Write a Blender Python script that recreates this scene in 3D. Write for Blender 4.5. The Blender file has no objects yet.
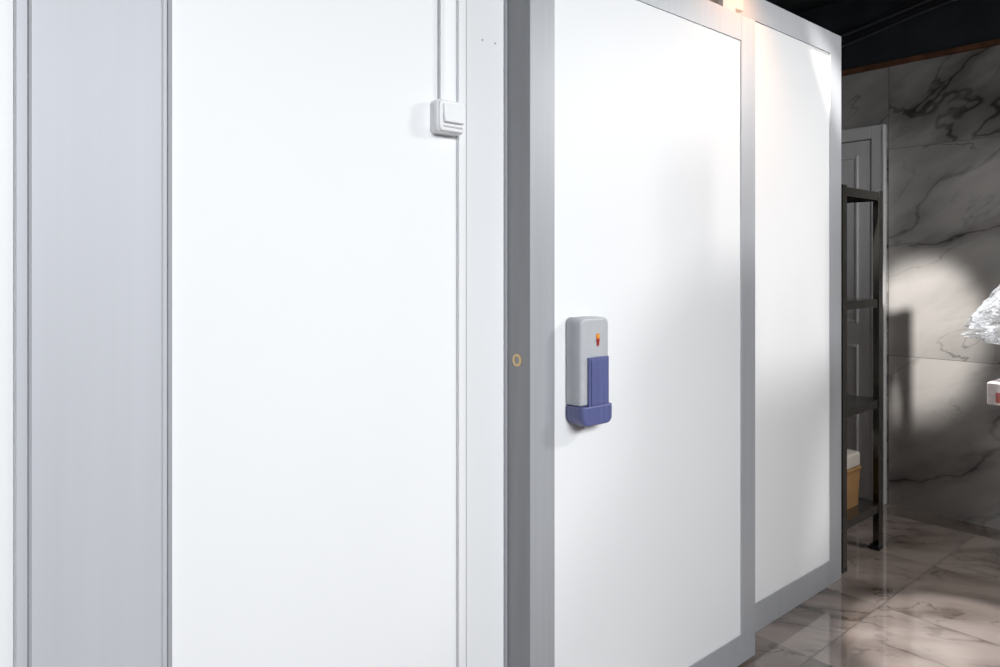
import bpy, bmesh, math, random
from mathutils import Vector, Matrix, noise
random.seed(4)
S=bpy.context.scene
S.view_settings.view_transform='Standard'
S.view_settings.look='None'
COL=S.collection

# ---------------------------------------------------------------- materials
def mat(name,color=(.8,.8,.8),rough=.5,metal=0,spec=.5,noise_amt=0,noise_scale=(5,5,5),bump=0,alpha=1,trans=0,coat=0,emis=None,estr=0):
    m=bpy.data.materials.new(name); m.use_nodes=True
    nt=m.node_tree; N=nt.nodes; L=nt.links
    b=N['Principled BSDF']
    b.inputs['Base Color'].default_value=(*color,1)
    b.inputs['Roughness'].default_value=rough
    b.inputs['Metallic'].default_value=metal
    b.inputs['Specular IOR Level'].default_value=spec
    b.inputs['Transmission Weight'].default_value=trans
    b.inputs['Coat Weight'].default_value=coat
    b.inputs['Alpha'].default_value=alpha
    if emis:
        b.inputs['Emission Color'].default_value=(*emis,1); b.inputs['Emission Strength'].default_value=estr
    if noise_amt or bump:
        tc=N.new('ShaderNodeTexCoord'); mp=N.new('ShaderNodeMapping'); mp.inputs['Scale'].default_value=noise_scale
        nz=N.new('ShaderNodeTexNoise'); nz.inputs['Scale'].default_value=1; nz.inputs['Detail'].default_value=5
        L.new(tc.outputs['Object'],mp.inputs[0]); L.new(mp.outputs[0],nz.inputs['Vector'])
        if noise_amt:
            r=N.new('ShaderNodeValToRGB')
            c=Vector(color)
            r.color_ramp.elements[0].position=.3; r.color_ramp.elements[1].position=.7
            r.color_ramp.elements[0].color=(*(c*(1-noise_amt)),1)
            r.color_ramp.elements[1].color=(*[min(1,v*(1+noise_amt)) for v in c],1)
            L.new(nz.outputs['Fac'],r.inputs[0]); L.new(r.outputs[0],b.inputs['Base Color'])
        if bump:
            bp=N.new('ShaderNodeBump'); bp.inputs['Strength'].default_value=bump; bp.inputs['Distance'].default_value=.01
            L.new(nz.outputs['Fac'],bp.inputs['Height']); L.new(bp.outputs[0],b.inputs['Normal'])
    return m

def marble(name,base,mid,vein,axes,joint,tile,off,rough,vscale=1.6,seed=0,groutc=(.1,.1,.1),rot=(.6,.5,.7),stretch=(1,1.6,2.0),spec=.5,coat=0):
    m=bpy.data.materials.new(name); m.use_nodes=True
    nt=m.node_tree; N=nt.nodes; L=nt.links; b=N['Principled BSDF']; b.inputs['Specular IOR Level'].default_value=spec
    b.inputs['Coat Weight'].default_value=coat; b.inputs['Coat Roughness'].default_value=.02
    g=N.new('ShaderNodeNewGeometry'); sep=N.new('ShaderNodeSeparateXYZ'); L.new(g.outputs['Position'],sep.inputs[0])
    def math_(op,a,bv=None,c=None):
        n=N.new('ShaderNodeMath'); n.operation=op
        for i,v in enumerate((a,bv,c)):
            if v is None: continue
            if hasattr(v,'links'): L.new(v,n.inputs[i])
            else: n.inputs[i].default_value=v
        return n.outputs[0]
    ids=[];js=[]
    for k,ax in enumerate(axes):
        t=math_('DIVIDE',math_('SUBTRACT',sep.outputs[ax],off[k]),tile[k])
        fl=math_('FLOOR',t); fr=math_('SUBTRACT',t,fl)
        d=math_('MULTIPLY',math_('MINIMUM',fr,math_('SUBTRACT',1.0,fr)),tile[k])
        js.append(d); ids.append(fl)
    dj=math_('MINIMUM',js[0],js[1])
    grout=math_('LESS_THAN',dj,joint)
    cmb=N.new('ShaderNodeCombineXYZ'); L.new(ids[0],cmb.inputs[0]); L.new(ids[1],cmb.inputs[1]); cmb.inputs[2].default_value=seed
    wn=N.new('ShaderNodeTexWhiteNoise'); wn.noise_dimensions='3D'; L.new(cmb.outputs[0],wn.inputs['Vector'])
    sc=N.new('ShaderNodeVectorMath'); sc.operation='SCALE'; L.new(wn.outputs['Color'],sc.inputs[0]); sc.inputs['Scale'].default_value=7
    ad=N.new('ShaderNodeVectorMath'); ad.operation='ADD'; L.new(g.outputs['Position'],ad.inputs[0]); L.new(sc.outputs[0],ad.inputs[1])
    m0=N.new('ShaderNodeMapping'); m0.inputs['Rotation'].default_value=rot; L.new(ad.outputs[0],m0.inputs[0])
    mp=N.new('ShaderNodeMapping'); mp.inputs['Scale'].default_value=stretch; L.new(m0.outputs[0],mp.inputs[0])
    def ridge(scale,detail,dist,w):
        nz=N.new('ShaderNodeTexNoise'); nz.inputs['Scale'].default_value=scale; nz.inputs['Detail'].default_value=detail
        nz.inputs['Distortion'].default_value=dist; nz.inputs['Roughness'].default_value=.5
        L.new(mp.outputs[0],nz.inputs['Vector'])
        a=math_('ABSOLUTE',math_('SUBTRACT',nz.outputs['Fac'],.5))
        r=N.new('ShaderNodeMapRange'); r.interpolation_type='SMOOTHSTEP'; r.inputs['From Min'].default_value=0; r.inputs['From Max'].default_value=w
        r.inputs['To Min'].default_value=1; r.inputs['To Max'].default_value=0; L.new(a,r.inputs['Value'])
        return r.outputs[0]
    v1=ridge(vscale*.5,5,.3,.014); v2=ridge(vscale*1.2,5,.5,.014); v3=ridge(vscale*.5,5,.3,.07)
    cloud=N.new('ShaderNodeTexNoise'); cloud.inputs['Scale'].default_value=vscale*.9; cloud.inputs['Detail'].default_value=6
    L.new(mp.outputs[0],cloud.inputs['Vector'])
    cr=N.new('ShaderNodeValToRGB'); cr.color_ramp.elements[0].position=.35; cr.color_ramp.elements[1].position=.62
    cr.color_ramp.elements[0].color=(*mid,1); cr.color_ramp.elements[1].color=(*base,1); L.new(cloud.outputs['Fac'],cr.inputs[0])
    fade=N.new('ShaderNodeMapRange'); fade.inputs['From Min'].default_value=.40; fade.inputs['From Max'].default_value=.60
    L.new(cloud.outputs['Fac'],fade.inputs['Value'])
    inv=math_('SUBTRACT',1.0,fade.outputs[0])
    vv=math_('MAXIMUM',math_('MULTIPLY',v1,math_('ADD',.25,math_('MULTIPLY',inv,.75))),math_('MULTIPLY',math_('MULTIPLY',v2,inv),.6))
    vv=math_('MAXIMUM',vv,math_('MULTIPLY',math_('MULTIPLY',v3,inv),.55))
    mx=N.new('ShaderNodeMix'); mx.data_type='RGBA'; L.new(vv,mx.inputs['Factor']); L.new(cr.outputs[0],mx.inputs[6]); mx.inputs[7].default_value=(*vein,1)
    mg=N.new('ShaderNodeMix'); mg.data_type='RGBA'; L.new(grout,mg.inputs['Factor']); L.new(mx.outputs[2],mg.inputs[6]); mg.inputs[7].default_value=(*groutc,1)
    L.new(mg.outputs[2],b.inputs['Base Color'])
    rr=math_('ADD',math_('MULTIPLY',grout,.5),rough); L.new(rr,b.inputs['Roughness'])
    return m

M_white=mat('white_coated_steel',(.87,.885,.905),.48,0,.4,.008,(1.5,1.5,1.0))
M_alu=mat('anodised_aluminium',(.43,.445,.475),.45,.2,.5,.04,(60,60,1.2))
M_aluL=mat('brushed_aluminium_cover',(.55,.565,.61),.55,.1,.4,.025,(25,25,.8))
M_aluD=mat('door_edge_grey',(.27,.275,.29),.5,.2,.5,.06,(30,30,2))
M_seal=mat('grey_sealant',(.36,.37,.40),.6)
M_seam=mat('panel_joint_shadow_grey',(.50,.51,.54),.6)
M_pvc=mat('white_pvc',(.84,.85,.87),.35)
M_lockg=mat('grey_handle_plastic',(.47,.49,.52),.45,0,.5,.03,(40,40,40))
M_lockb=mat('blue_handle_plastic',(.105,.12,.28),.4,0,.5,.10,(120,120,8))
M_orange=mat('orange_enamel',(.75,.22,.03),.4)
M_red=mat('red_enamel',(.35,.03,.02),.4)
M_brass=mat('brass',(.70,.50,.26),.35,.6)
M_steel=mat('stainless_steel',(.13,.125,.115),.2,.85,.5,.08,(30,30,2))
M_ceil=mat('dark_painted_plaster',(.035,.042,.052),.8,0,.3,.25,(4,4,4))
M_brown=mat('rusty_brown_trim',(.16,.07,.035),.6,0,.4,.3,(9,9,9))
M_doorp=mat('painted_door_white',(.72,.72,.73),.45)
M_cable=mat('black_cable',(.012,.012,.014),.6)
M_card=mat('ochre_crate_plastic',(.30,.17,.07),.5,0,.4,.1,(9,9,9))
M_lid=mat('pale_crate_lid',(.50,.47,.42),.5)
M_roomwall=mat('light_grey_plaster',(.30,.30,.31),.8,0,.3,.05,(3,3,3))
M_rackw=mat('white_powder_coat',(.85,.85,.86),.4)
M_plastic=mat('clear_film',(.93,.94,.95),.14,0,.6,trans=.7,alpha=.6)
M_pkg=mat('printed_package',(.62,.55,.53),.5,0,.4,.15,(50,50,50))
M_box=mat('brown_cardboard',(.36,.25,.15),.7,0,.3,.08,(20,20,3))
M_tape=mat('packing_tape',(.45,.33,.2),.3)
M_floor=marble('polished_marble_floor',(.32,.265,.235),(.15,.118,.098),(.03,.018,.012),(0,1),.0018,(.6,.6),(3.1,1.2),.02,1.9,3,(.06,.048,.043),(.1,.1,.9),(.8,1.9,1.5),1.0,.7)
M_wallm=marble('marble_wall_tile',(.53,.51,.495),(.31,.30,.29),(.05,.044,.04),(1,2),.0015,(.6,1.2),(1.69,.87),.14,1.5,8,(.12,.12,.12),(.55,.2,.1),(1.4,.8,2.2))

# ---------------------------------------------------------------- helpers
def empty(name,loc=(0,0,0)):
    e=bpy.data.objects.new(name,None); e.location=loc; e.empty_display_size=.1; COL.objects.link(e); return e
def link(o,parent):
    COL.objects.link(o)
    if parent:
        o.parent=parent; o.matrix_parent_inverse=Matrix.Translation(-Vector(parent.location))
def box(name,a,b,m,parent=None,bev=0,seg=3):
    a=Vector(a); b=Vector(b); c=(a+b)/2; d=b-a
    bm=bmesh.new(); bmesh.ops.create_cube(bm,size=1)
    bmesh.ops.scale(bm,vec=(abs(d.x),abs(d.y),abs(d.z)),verts=bm.verts)
    if bev: bmesh.ops.bevel(bm,geom=bm.edges[:],offset=bev,segments=seg,profile=.5,affect='EDGES')
    me=bpy.data.meshes.new(name); bm.to_mesh(me); bm.free(); me.materials.append(m)
    o=bpy.data.objects.new(name,me); o.location=c; link(o,parent)
    if bev:
        for p in me.polygons: p.use_smooth=True
        md=o.modifiers.new('wn','WEIGHTED_NORMAL')
    return o
def mesh(name,verts,faces,m,parent=None,smooth=False):
    me=bpy.data.meshes.new(name); me.from_pydata(verts,[],faces); me.update(); me.materials.append(m)
    if smooth:
        for p in me.polygons: p.use_smooth=True
    o=bpy.data.objects.new(name,me); link(o,parent); return o
def roundrect(w,h,rs,n=8):
    pts=[]
    for (cx,cy,a0,r) in ((0,0,180,rs[0]),(w,0,270,rs[1]),(w,h,0,rs[2]),(0,h,90,rs[3])):
        sx=1 if cx==0 else -1; sy=1 if cy==0 else -1
        x=cx+sx*r; y=cy+sy*r
        for i in range(n+1):
            a=math.radians(a0+90*i/n); pts.append((x+r*math.cos(a),y+r*math.sin(a)))
    return pts
def slab_xz(name,outline,x0,z0,yb,yf,m,parent,bev=.004,taper=0):
    cx=sum(p[0] for p in outline)/len(outline); cz=sum(p[1] for p in outline)/len(outline)
    hw=max(abs(p[0]-cx) for p in outline); hh=max(abs(p[1]-cz) for p in outline)
    rings=[(0,yb)]
    for i in range(6):
        a=math.pi/2*i/5
        rings.append((bev*(1-math.cos(a))+taper*1.0, yf+bev-bev*math.sin(a)))
    verts=[];n=len(outline)
    for ins,y in rings:
        for p in outline:
            fx=1-ins/hw; fz=1-ins/hh
            verts.append((x0+cx+(p[0]-cx)*fx,y,z0+cz+(p[1]-cz)*fz))
    faces=[]
    for r in range(len(rings)-1):
        for i in range(n):
            j=(i+1)%n; faces.append((r*n+i,r*n+j,(r+1)*n+j,(r+1)*n+i))
    k=(len(rings)-1)*n
    faces.append(tuple(k+i for i in range(n))); faces.append(tuple(reversed(range(n))))
    o=mesh(name,verts,faces,m,parent)
    for p in o.data.polygons[:-2]: p.use_smooth=True
    bm=bmesh.new(); bm.from_mesh(o.data); bmesh.ops.recalc_face_normals(bm,faces=bm.faces); bm.to_mesh(o.data); bm.free()
    return o
def cyl(name,c,r,depth,axis,m,parent,seg=32):
    bm=bmesh.new(); bmesh.ops.create_cone(bm,cap_ends=True,segments=seg,radius1=r,radius2=r,depth=depth)
    if axis=='X': bmesh.ops.rotate(bm,matrix=Matrix.Rotation(math.pi/2,3,'Y'),verts=bm.verts)
    if axis=='Y': bmesh.ops.rotate(bm,matrix=Matrix.Rotation(math.pi/2,3,'X'),verts=bm.verts)
    me=bpy.data.meshes.new(name); bm.to_mesh(me); bm.free(); me.materials.append(m)
    o=bpy.data.objects.new(name,me); o.location=c; link(o,parent); return o
def tube(name,pts,r,m,parent):
    cu=bpy.data.curves.new(name,'CURVE'); cu.dimensions='3D'; cu.bevel_depth=r; cu.bevel_resolution=3
    sp=cu.splines.new('NURBS'); sp.points.add(len(pts)-1); sp.use_endpoint_u=True; sp.order_u=3
    for i,p in enumerate(pts): sp.points[i].co=(*p,1)
    cu.materials.append(m); o=bpy.data.objects.new(name,cu); link(o,parent); return o

W=1.4257   # cold room front plane (Y)
CX=3.246   # cold room right corner (X)
H=2.40
# ---------------------------------------------------------------- room shell
box('floor',(-3.2,-3.2,-.1),(4.58,4.2,0),M_floor)
box('ceiling',(-3.2,-3.2,3.0),(4.58,4.2,3.1),M_ceil)
box('wall_right',(4.48,-3.2,0),(4.58,4.2,2.55),M_wallm)
box('wall_right_upper',(4.46,-3.2,2.575),(4.58,4.2,3.0),M_ceil)
box('trim_1',(4.445,-3.2,2.55),(4.58,4.2,2.575),M_brown)
box('wall_back',(-3.2,4.2,0),(4.58,4.3,3.0),M_roomwall)
box('wall_front',(-3.2,-3.3,0),(4.58,-3.2,3.0),M_roomwall)
box('wall_left',(-3.3,-3.2,0),(-3.2,4.2,3.0),M_roomwall)

# ---------------------------------------------------------------- cold room enclosure
cr=empty('cold_room_enclosure',(1,W,0))
box('front_wall_panel',(-1.8,W,0.0),(CX-.004,W+.08,H-.004),M_white,cr)
box('side_wall_panel',(CX-.084,W+.08,0.0),(CX-.004,3.6,H-.004),M_white,cr)
box('roof_panel',(-1.8,W+.08,H-.084),(CX-.084,3.6,H-.004),M_white,cr)
def prof(n,a,b,m=M_alu,bev=.0015): return box(n,a,b,m,cr,bev,2)
t=.004
prof('corner_angle_front',(CX-.108,W-t,0),(CX,W,H))
prof('corner_angle_side',(CX-t,W,0),(CX,W+.10,H))
prof('base_angle_front',(2.30,W-t-.001,0),(CX-.108,W,.108))
prof('base_angle_side',(CX-t,W+.10,0),(CX,3.6,.108))
prof('top_angle_front',(-1.8,W-t-.001,H-.095),(CX-.108,W,H))
prof('top_angle_side',(CX-t,W+.1,H-.095),(CX,3.6,H))
prof('top_angle_cap',(-1.8,W,H),(CX,W+.1,H+t))
prof('cover_strip',(.199,W-.006,0),(.414,W,H),M_aluL)
prof('cover_strip_edge_1',(.198,W-.008,0),(.203,W,H),M_seal)
prof('cover_strip_edge_2',(.407,W-.008,0),(.411,W,H),M_seam)
prof('cover_strip_edge_3',(.417,W-.009,0),(.425,W,H),M_seal)
prof('cover_strip_flange',(.411,W-.006,0),(.417,W,H),M_aluL)
prof('narrow_strip',(.181,W-.004,0),(.198,W,H),M_aluL)
prof('narrow_strip_edge',(.178,W-.005,0),(.181,W,H),M_seam)
prof('joint_cover',(1.1025,W-.006,0),(1.125,W,H),M_pvc)
prof('joint_line_1',(1.098,W-.003,0),(1.1025,W,H),M_seam,0)
prof('joint_line_2',(1.125,W-.003,0),(1.129,W,H),M_seal,0)
prof('jamb_angle',(1.2545,W-.008,0),(1.262,W,H),M_seal,0)

# ---------------------------------------------------------------- sliding door
sd=empty('sliding_cold_room_door',(1.8,1.33,0))
X0,X1,YF,ZB,ZT=1.261,2.353,1.33,.010,2.246
f=.088
box('insulated_core',(X0+.002,YF+.004,ZB+.002),(X1-.002,W-.006,ZT-.002),M_white,sd)
box('edge_profile_left',(X0,YF+.002,ZB),(X0+.003,W-.005,ZT),M_aluD,sd)
box('edge_profile_right',(X1-.003,YF+.002,ZB),(X1,W-.005,ZT),M_alu,sd)
box('frame_stile_left',(X0,YF,ZB),(X0+f,YF+.005,ZT),M_alu,sd,.0015,2)
box('frame_stile_right',(X1-f-.004,YF,ZB),(X1,YF+.005,ZT),M_alu,sd,.0015,2)
box('frame_rail_bottom',(X0+f,YF,ZB),(X1-f-.004,YF+.005,ZB+.10),M_alu,sd,.0015,2)
box('frame_rail_top',(X0+f,YF,ZT-.09),(X1-f-.004,YF+.005,ZT),M_alu,sd,.0015,2)
def ring(name,c,r0,r1,th,m,parent,n=32):
    v=[];fc=[]
    for i in range(n):
        a=2*math.pi*i/n
        for (r,x) in ((r0,0),(r0,-th),(r1,-th),(r1,0)):
            v.append((c[0]+x,c[1]+r*math.cos(a),c[2]+r*math.sin(a)))
    for i in range(n):
        j=(i+1)%n
        for k in range(3): fc.append((i*4+k,i*4+k+1,j*4+k+1,j*4+k))
    return mesh(name,v,fc,m,parent,False)
ring('latch_bore_ring',(X0,1.379,1.133),.010,.0165,.002,M_brass,sd)
cyl('latch_bore',(X0+.001,1.379,1.133),.0102,.003,'X',mat('bore_grey',(.33,.33,.34),.5),sd)

rl=empty('sliding_door_rail',(1.8,1.38,2.3))
box('track_profile',(.30,W-.055,2.285),(2.345,W-.0055,2.34),M_alu,rl,.003,2)
for i,x in enumerate((1.45,2.18)):
    box(f'hanger_bracket_{i+1}',(x,W-.075,2.247),(x+.08,W-.056,2.33),M_alu,rl,.002,2)

# ---------------------------------------------------------------- door handle housing
dl=empty('door_latch_handle',(1.45,1.30,1.1))
hx0,hx1=1.392,1.506
slab_xz('housing',roundrect(hx1-hx0,.232,(.006,.006,.016,.016)),hx0,1.008,YF,1.279,M_lockg,dl,.007,.001)
slab_xz('lever_plate',roundrect(.080,.134,(.002,.002,.003,.003)),hx0+.026,1.002,1.2792,1.2725,M_lockb,dl,.002)
slab_xz('lever_foot',roundrect(hx1-hx0+.004,.052,(.026,.018,.002,.002)),hx0-.001,.956,YF-.002,1.2695,M_lockb,dl,.006)
slab_xz('lever_inner_panel',roundrect(.064,.120,(.003,.003,.003,.003)),hx0+.034,1.010,1.2727,1.2700,M_lockb,dl,.0015)
cyl('mark_dot',(1.4595,1.2785,1.190),.0075,.0016,'Y',M_orange,dl)
mesh('mark_tail',[(1.453,1.2778,1.184),(1.466,1.2778,1.184),(1.4635,1.2778,1.166),(1.456,1.2778,1.162)],[(0,1,2,3)],M_red,dl)
cyl('mark_core',(1.4600,1.2775,1.191),.004,.0016,'Y',mat('yellow_enamel',(.75,.45,.06),.4),dl)

# ---------------------------------------------------------------- light switch + trunking
ls=empty('light_switch',(1.05,1.40,1.73))
slab_xz('back_box',roundrect(.081,.080,(.012,)*4),1.018,1.696,W,1.394,M_pvc,ls,.006)
slab_xz('face_frame',roundrect(.075,.074,(.010,)*4),1.021,1.699,1.3945,1.388,M_pvc,ls,.004)
rk=slab_xz('rocker',roundrect(.060,.046,(.004,)*4),-.030,-.023,.006,-.005,M_pvc,ls,.003)
rk.location=(1.0595,1.3855,1.742)
rk.rotation_euler=(math.radians(-7),0,0)
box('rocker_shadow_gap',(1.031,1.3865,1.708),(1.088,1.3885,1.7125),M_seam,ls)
box('cable_trunking',(1.0435,W-.010,1.776),(1.057,W-.0005,2.27),M_pvc,ls,.001,2)
box('trunking_side_shade',(1.0405,W-.003,1.776),(1.0437,W-.0005,2.27),M_seal,ls)  # grey strip paints the shade on the trunking's left side
sh=empty('wall_screw_caps',(1.2,W,1.97))
for i,(x,z) in enumerate(((1.182,1.955),(1.225,1.955))):
    cyl(f'cap_{i+1}',(x,W-.001,z),.0025,.003,'Y',M_seam,sh,16)

# ---------------------------------------------------------------- shelving
def rack(name,x0,x1,y0,y1,h,zs,m,post=.04,th=.03):
    e=empty(name,((x0+x1)/2,(y0+y1)/2,0)); n=0
    for px,sx in ((x0,1),(x1,-1)):
        for py,sy in ((y0,1),(y1,-1)):
            n+=1
            a=(min(px,px+sx*post),min(py,py+sy*.003),.02); b=(max(px,px+sx*post),max(py,py+sy*.003),h)
            box(f'post_{n}_flange_a',a,b,m,e)
            a=(min(px,px+sx*.003),min(py,py+sy*post),.02); b=(max(px,px+sx*.003),max(py,py+sy*post),h)
            box(f'post_{n}_flange_b',a,b,m,e)
            box(f'foot_{n}',(min(px,px+sx*post)-.002,min(py,py+sy*post)-.002,0),(max(px,px+sx*post)+.002,max(py,py+sy*post)+.002,.02),M_cable,e,.003,2)
    for i,z in enumerate(zs):
        box(f'shelf_{i+1}_deck',(x0+.004,y0+.004,z-.004),(x1-.004,y1-.004,z),m,e)
        box(f'shelf_{i+1}_lip_a',(x0+.004,y0+.004,z-th),(x1-.004,y0+.007,z-.004),m,e)
        box(f'shelf_{i+1}_lip_b',(x0+.004,y1-.007,z-th),(x1-.004,y1-.004,z-.004),m,e)
        box(f'shelf_{i+1}_lip_c',(x0+.004,y0+.007,z-th),(x0+.007,y1-.007,z-.004),m,e)
        box(f'shelf_{i+1}_lip_d',(x1-.007,y0+.007,z-th),(x1-.004,y1-.007,z-.004),m,e)
    return e
rack('steel_shelving_rack',3.30,3.745,1.44,2.50,1.752,(1.745,1.225,.735,.225),M_steel,.045,.04)
cb=empty('plastic_crate',(3.42,1.8,.225))
def tapered(name,x0,x1,y0,y1,z0,z1,ins,m,parent):
    v=[(x0+ins,y0+ins,z0),(x1-ins,y0+ins,z0),(x1-ins,y1-ins,z0),(x0+ins,y1-ins,z0),(x0,y0,z1),(x1,y0,z1),(x1,y1,z1),(x0,y1,z1)]
    return mesh(name,v,[(3,2,1,0),(4,5,6,7),(0,1,5,4),(1,2,6,5),(2,3,7,6),(3,0,4,7)],m,parent)
tapered('crate_body',3.36,3.63,1.50,1.9,.2255,.40,.008,M_card,cb)
box('crate_rim',(3.354,1.494,.40),(3.636,1.906,.415),M_card,cb,.004,2)
box('crate_lid',(3.358,1.498,.415),(3.632,1.902,.485),M_lid,cb,.012,3)

# ---------------------------------------------------------------- room door on the marble wall
dr=empty('door_1',(4.45,2.2,0))
fx=4.48
box('frame_jamb_right',(fx-.035,1.700,0),(fx-.0005,1.775,2.215),M_doorp,dr,.004,2)
box('frame_jamb_left',(fx-.035,2.625,0),(fx-.0005,2.70,2.215),M_doorp,dr,.004,2)
box('frame_head',(fx-.035,1.775,2.14),(fx-.0005,2.625,2.215),M_doorp,dr,.004,2)
box('architrave_bead',(fx-.042,1.700,0),(fx-.035,1.712,2.215),M_doorp,dr,.003,2)
box('leaf',(fx-.022,1.782,.008),(fx-.001,2.618,2.134),M_doorp,dr)
def panel(n,y0,y1,z0,z1):
    w=.018
    for k,(a,b) in enumerate((((y0,z0),(y0+w,z1)),((y1-w,z0),(y1,z1)),((y0+w,z0),(y1-w,z0+w)),((y0+w,z1-w),(y1-w,z1)))):
        box(f'panel_{n}_moulding_{k+1}',(fx-.034,a[0],a[1]),(fx-.022,b[0],b[1]),M_doorp,dr,.005,2)
panel(1,1.85,2.14,1.05,2.05); panel(2,2.26,2.55,1.05,2.05)
panel(3,1.85,2.14,.14,.92); panel(4,2.26,2.55,.14,.92)
cyl('door_handle_rose',(fx-.03,2.56,1.0),.025,.02,'X',M_steel,dr)
cyl('door_handle_neck',(fx-.055,2.56,1.0),.009,.05,'X',M_steel,dr)
box('door_handle_lever',(fx-.085,2.44,.99),(fx-.07,2.57,1.01),M_steel,dr,.005,2)

# ---------------------------------------------------------------- ceiling services
cbs=empty('ceiling_cable_bundle',(4,1.5,2.8))
M_grey_cable=mat('grey_cable',(.07,.075,.085),.5)
for i in range(4):
    d=i*.03
    tube(f'cable_{i+1}',[(4.44-d*.3,3.2,2.70+d),(4.43,2.4,2.66+d*1.2),(4.42-d*.2,1.9,2.71+d),(4.43,1.4,2.83+d*.8),(4.42,.9,2.86+d),(4.43,0,2.90+d)],.007,M_cable if i%2 else M_grey_cable,cbs)
box('cable_tray',(3.9,-2.5,2.9),(4.05,3.8,2.93),M_ceil,cbs,.003,2)
for i,y in enumerate((-2,-.5,1.0,2.6)):
    box(f'tray_hanger_{i+1}',(3.96,y,2.93),(3.99,y+.02,3.0),M_ceil,cbs)

# ---------------------------------------------------------------- white rack at the right with wrapped goods and added shadow-casting cartons
rack('storage_rack',2.71,3.60,.20,.688,2.08,(1.60,1.105,.925,.45,.12),M_rackw,.03,.025)  # shelf heights out of view set to shape the door shadow
def bag(name,c,rx,ry,rz,m,seed):
    bm=bmesh.new(); bmesh.ops.create_icosphere(bm,subdivisions=6,radius=1)
    for v in bm.verts:
        p=v.co.copy()
        n1=noise.noise(p*2.1+Vector((seed,0,0))); n2=abs(noise.noise(p*4.5+Vector((0,seed,0))))
        n3=abs(noise.noise(p*10+Vector((0,0,seed))))
        k=1+.25*n1-.42*n2-.16*n3
        p=p*k
        if p.z<-.55: p.z=-.55+(p.z+.55)*.1
        t=max(0,p.y)
        p.x*=1-.65*t; p.z=p.z*(1-.75*t)-.38*t; p.y*=1.15
        v.co=Vector((p.x*rx,p.y*ry,p.z*rz))
    me=bpy.data.meshes.new(name); bm.to_mesh(me); bm.free(); me.materials.append(m)
    o=bpy.data.objects.new(name,me); COL.objects.link(o)
    zmin=min(v.co.z for v in me.vertices)
    o.location=(c[0],c[1],c[2]-zmin); return o
bag('plastic_wrapped_bundle',(2.86,.61,1.107),.13,.20,.22,M_plastic,3.3)
def carton(name,a,b):
    e=empty(name,((a[0]+b[0])/2,(a[1]+b[1])/2,a[2]))
    box('carton_body',a,b,M_box,e,.004,2)
    ym=(a[1]+b[1])/2
    box('carton_tape',(a[0]-.0008,ym-.025,b[2]-.06),(b[0]+.0008,ym+.025,b[2]+.0008),M_tape,e)
pk=empty('food_package',(2.8,.6,.926))
box('package_body',(2.755,.45,.926),(2.87,.738,1.0),M_pkg,pk,.006,2)
box('package_label',(2.7535,.60,.935),(2.7552,.712,.968),mat('red_label',(.38,.10,.08),.5),pk)
carton('added_shadow_carton',(2.76,.44,1.602),(3.10,.66,1.86))  # added unseen cartons, sized to shade the door and second panel
carton('added_shadow_carton',(3.05,.25,1.107),(3.45,.66,1.50))
carton('added_shadow_carton',(2.90,.25,.452),(3.45,.66,.84))

# ---------------------------------------------------------------- lamps
def area(name,loc,target,sx,sy,power,color=(1,1,1),spread=180):
    l=bpy.data.lights.new(name,'AREA'); l.shape='RECTANGLE'; l.size=sx; l.size_y=sy; l.energy=power; l.color=color; l.spread=math.radians(spread)
    o=bpy.data.objects.new(name,l); o.location=loc
    o.rotation_euler=(Vector(target)-Vector(loc)).to_track_quat('-Z','Y').to_euler(); COL.objects.link(o); return o
def spot(name,loc,target,power,ang,blend,soft,color):
    s=bpy.data.lights.new(name,'SPOT'); s.energy=power; s.spot_size=math.radians(ang); s.spot_blend=blend; s.shadow_soft_size=soft; s.color=color
    so=bpy.data.objects.new(name,s); so.location=loc
    so.rotation_euler=(Vector(target)-Vector(loc)).to_track_quat('-Z','Y').to_euler(); COL.objects.link(so); return so
area('ceiling_lamp',(0.2,-2.2,2.6),(.6,1.43,.7),1.8,.8,52,(.965,.985,1),110)
area('ceiling_lamp.001',(1.3,-1.9,2.7),(2.0,1.43,.4),1.0,.6,6,(.97,.985,1),90)
area('added_side_lamp',(4.2,-.6,2.75),(2.3,1.35,.4),.38,.38,23,(1,.99,.97),110)  # added unseen lamp, placed so the cartons shadow the door
spot('warm_spot_lamp',(2.33,1.16,2.47),(2.32,1.38,2.22),10,110,.9,.03,(1,.46,.18))
spot('added_patch_spot',(2.42,1.22,2.85),(4.48,1.53,1.02),480,16,.6,.05,(1,.96,.91))  # added spot without a seen fixture, makes the wall's bright patch
spot('added_patch_spot.001',(2.9,.98,2.9),(3.0,.80,0),560,20,.4,.04,(.97,.98,1))  # added spot, brightens a patch of the aisle floor

wd=bpy.data.worlds.new('room_ambient'); S.world=wd; wd.use_nodes=True
wd.node_tree.nodes['Background'].inputs[0].default_value=(.6,.65,.7,1); wd.node_tree.nodes['Background'].inputs[1].default_value=.05

# ---------------------------------------------------------------- camera
cd=bpy.data.cameras.new('camera'); cam=bpy.data.objects.new('camera',cd); COL.objects.link(cam)
cam.location=(0,0,1.366); cam.rotation_euler=(math.pi/2,0,math.radians(-41.07))
cd.sensor_width=36; cd.lens=36*.723; cd.shift_y=-.0635; cd.clip_start=.02
S.camera=cam
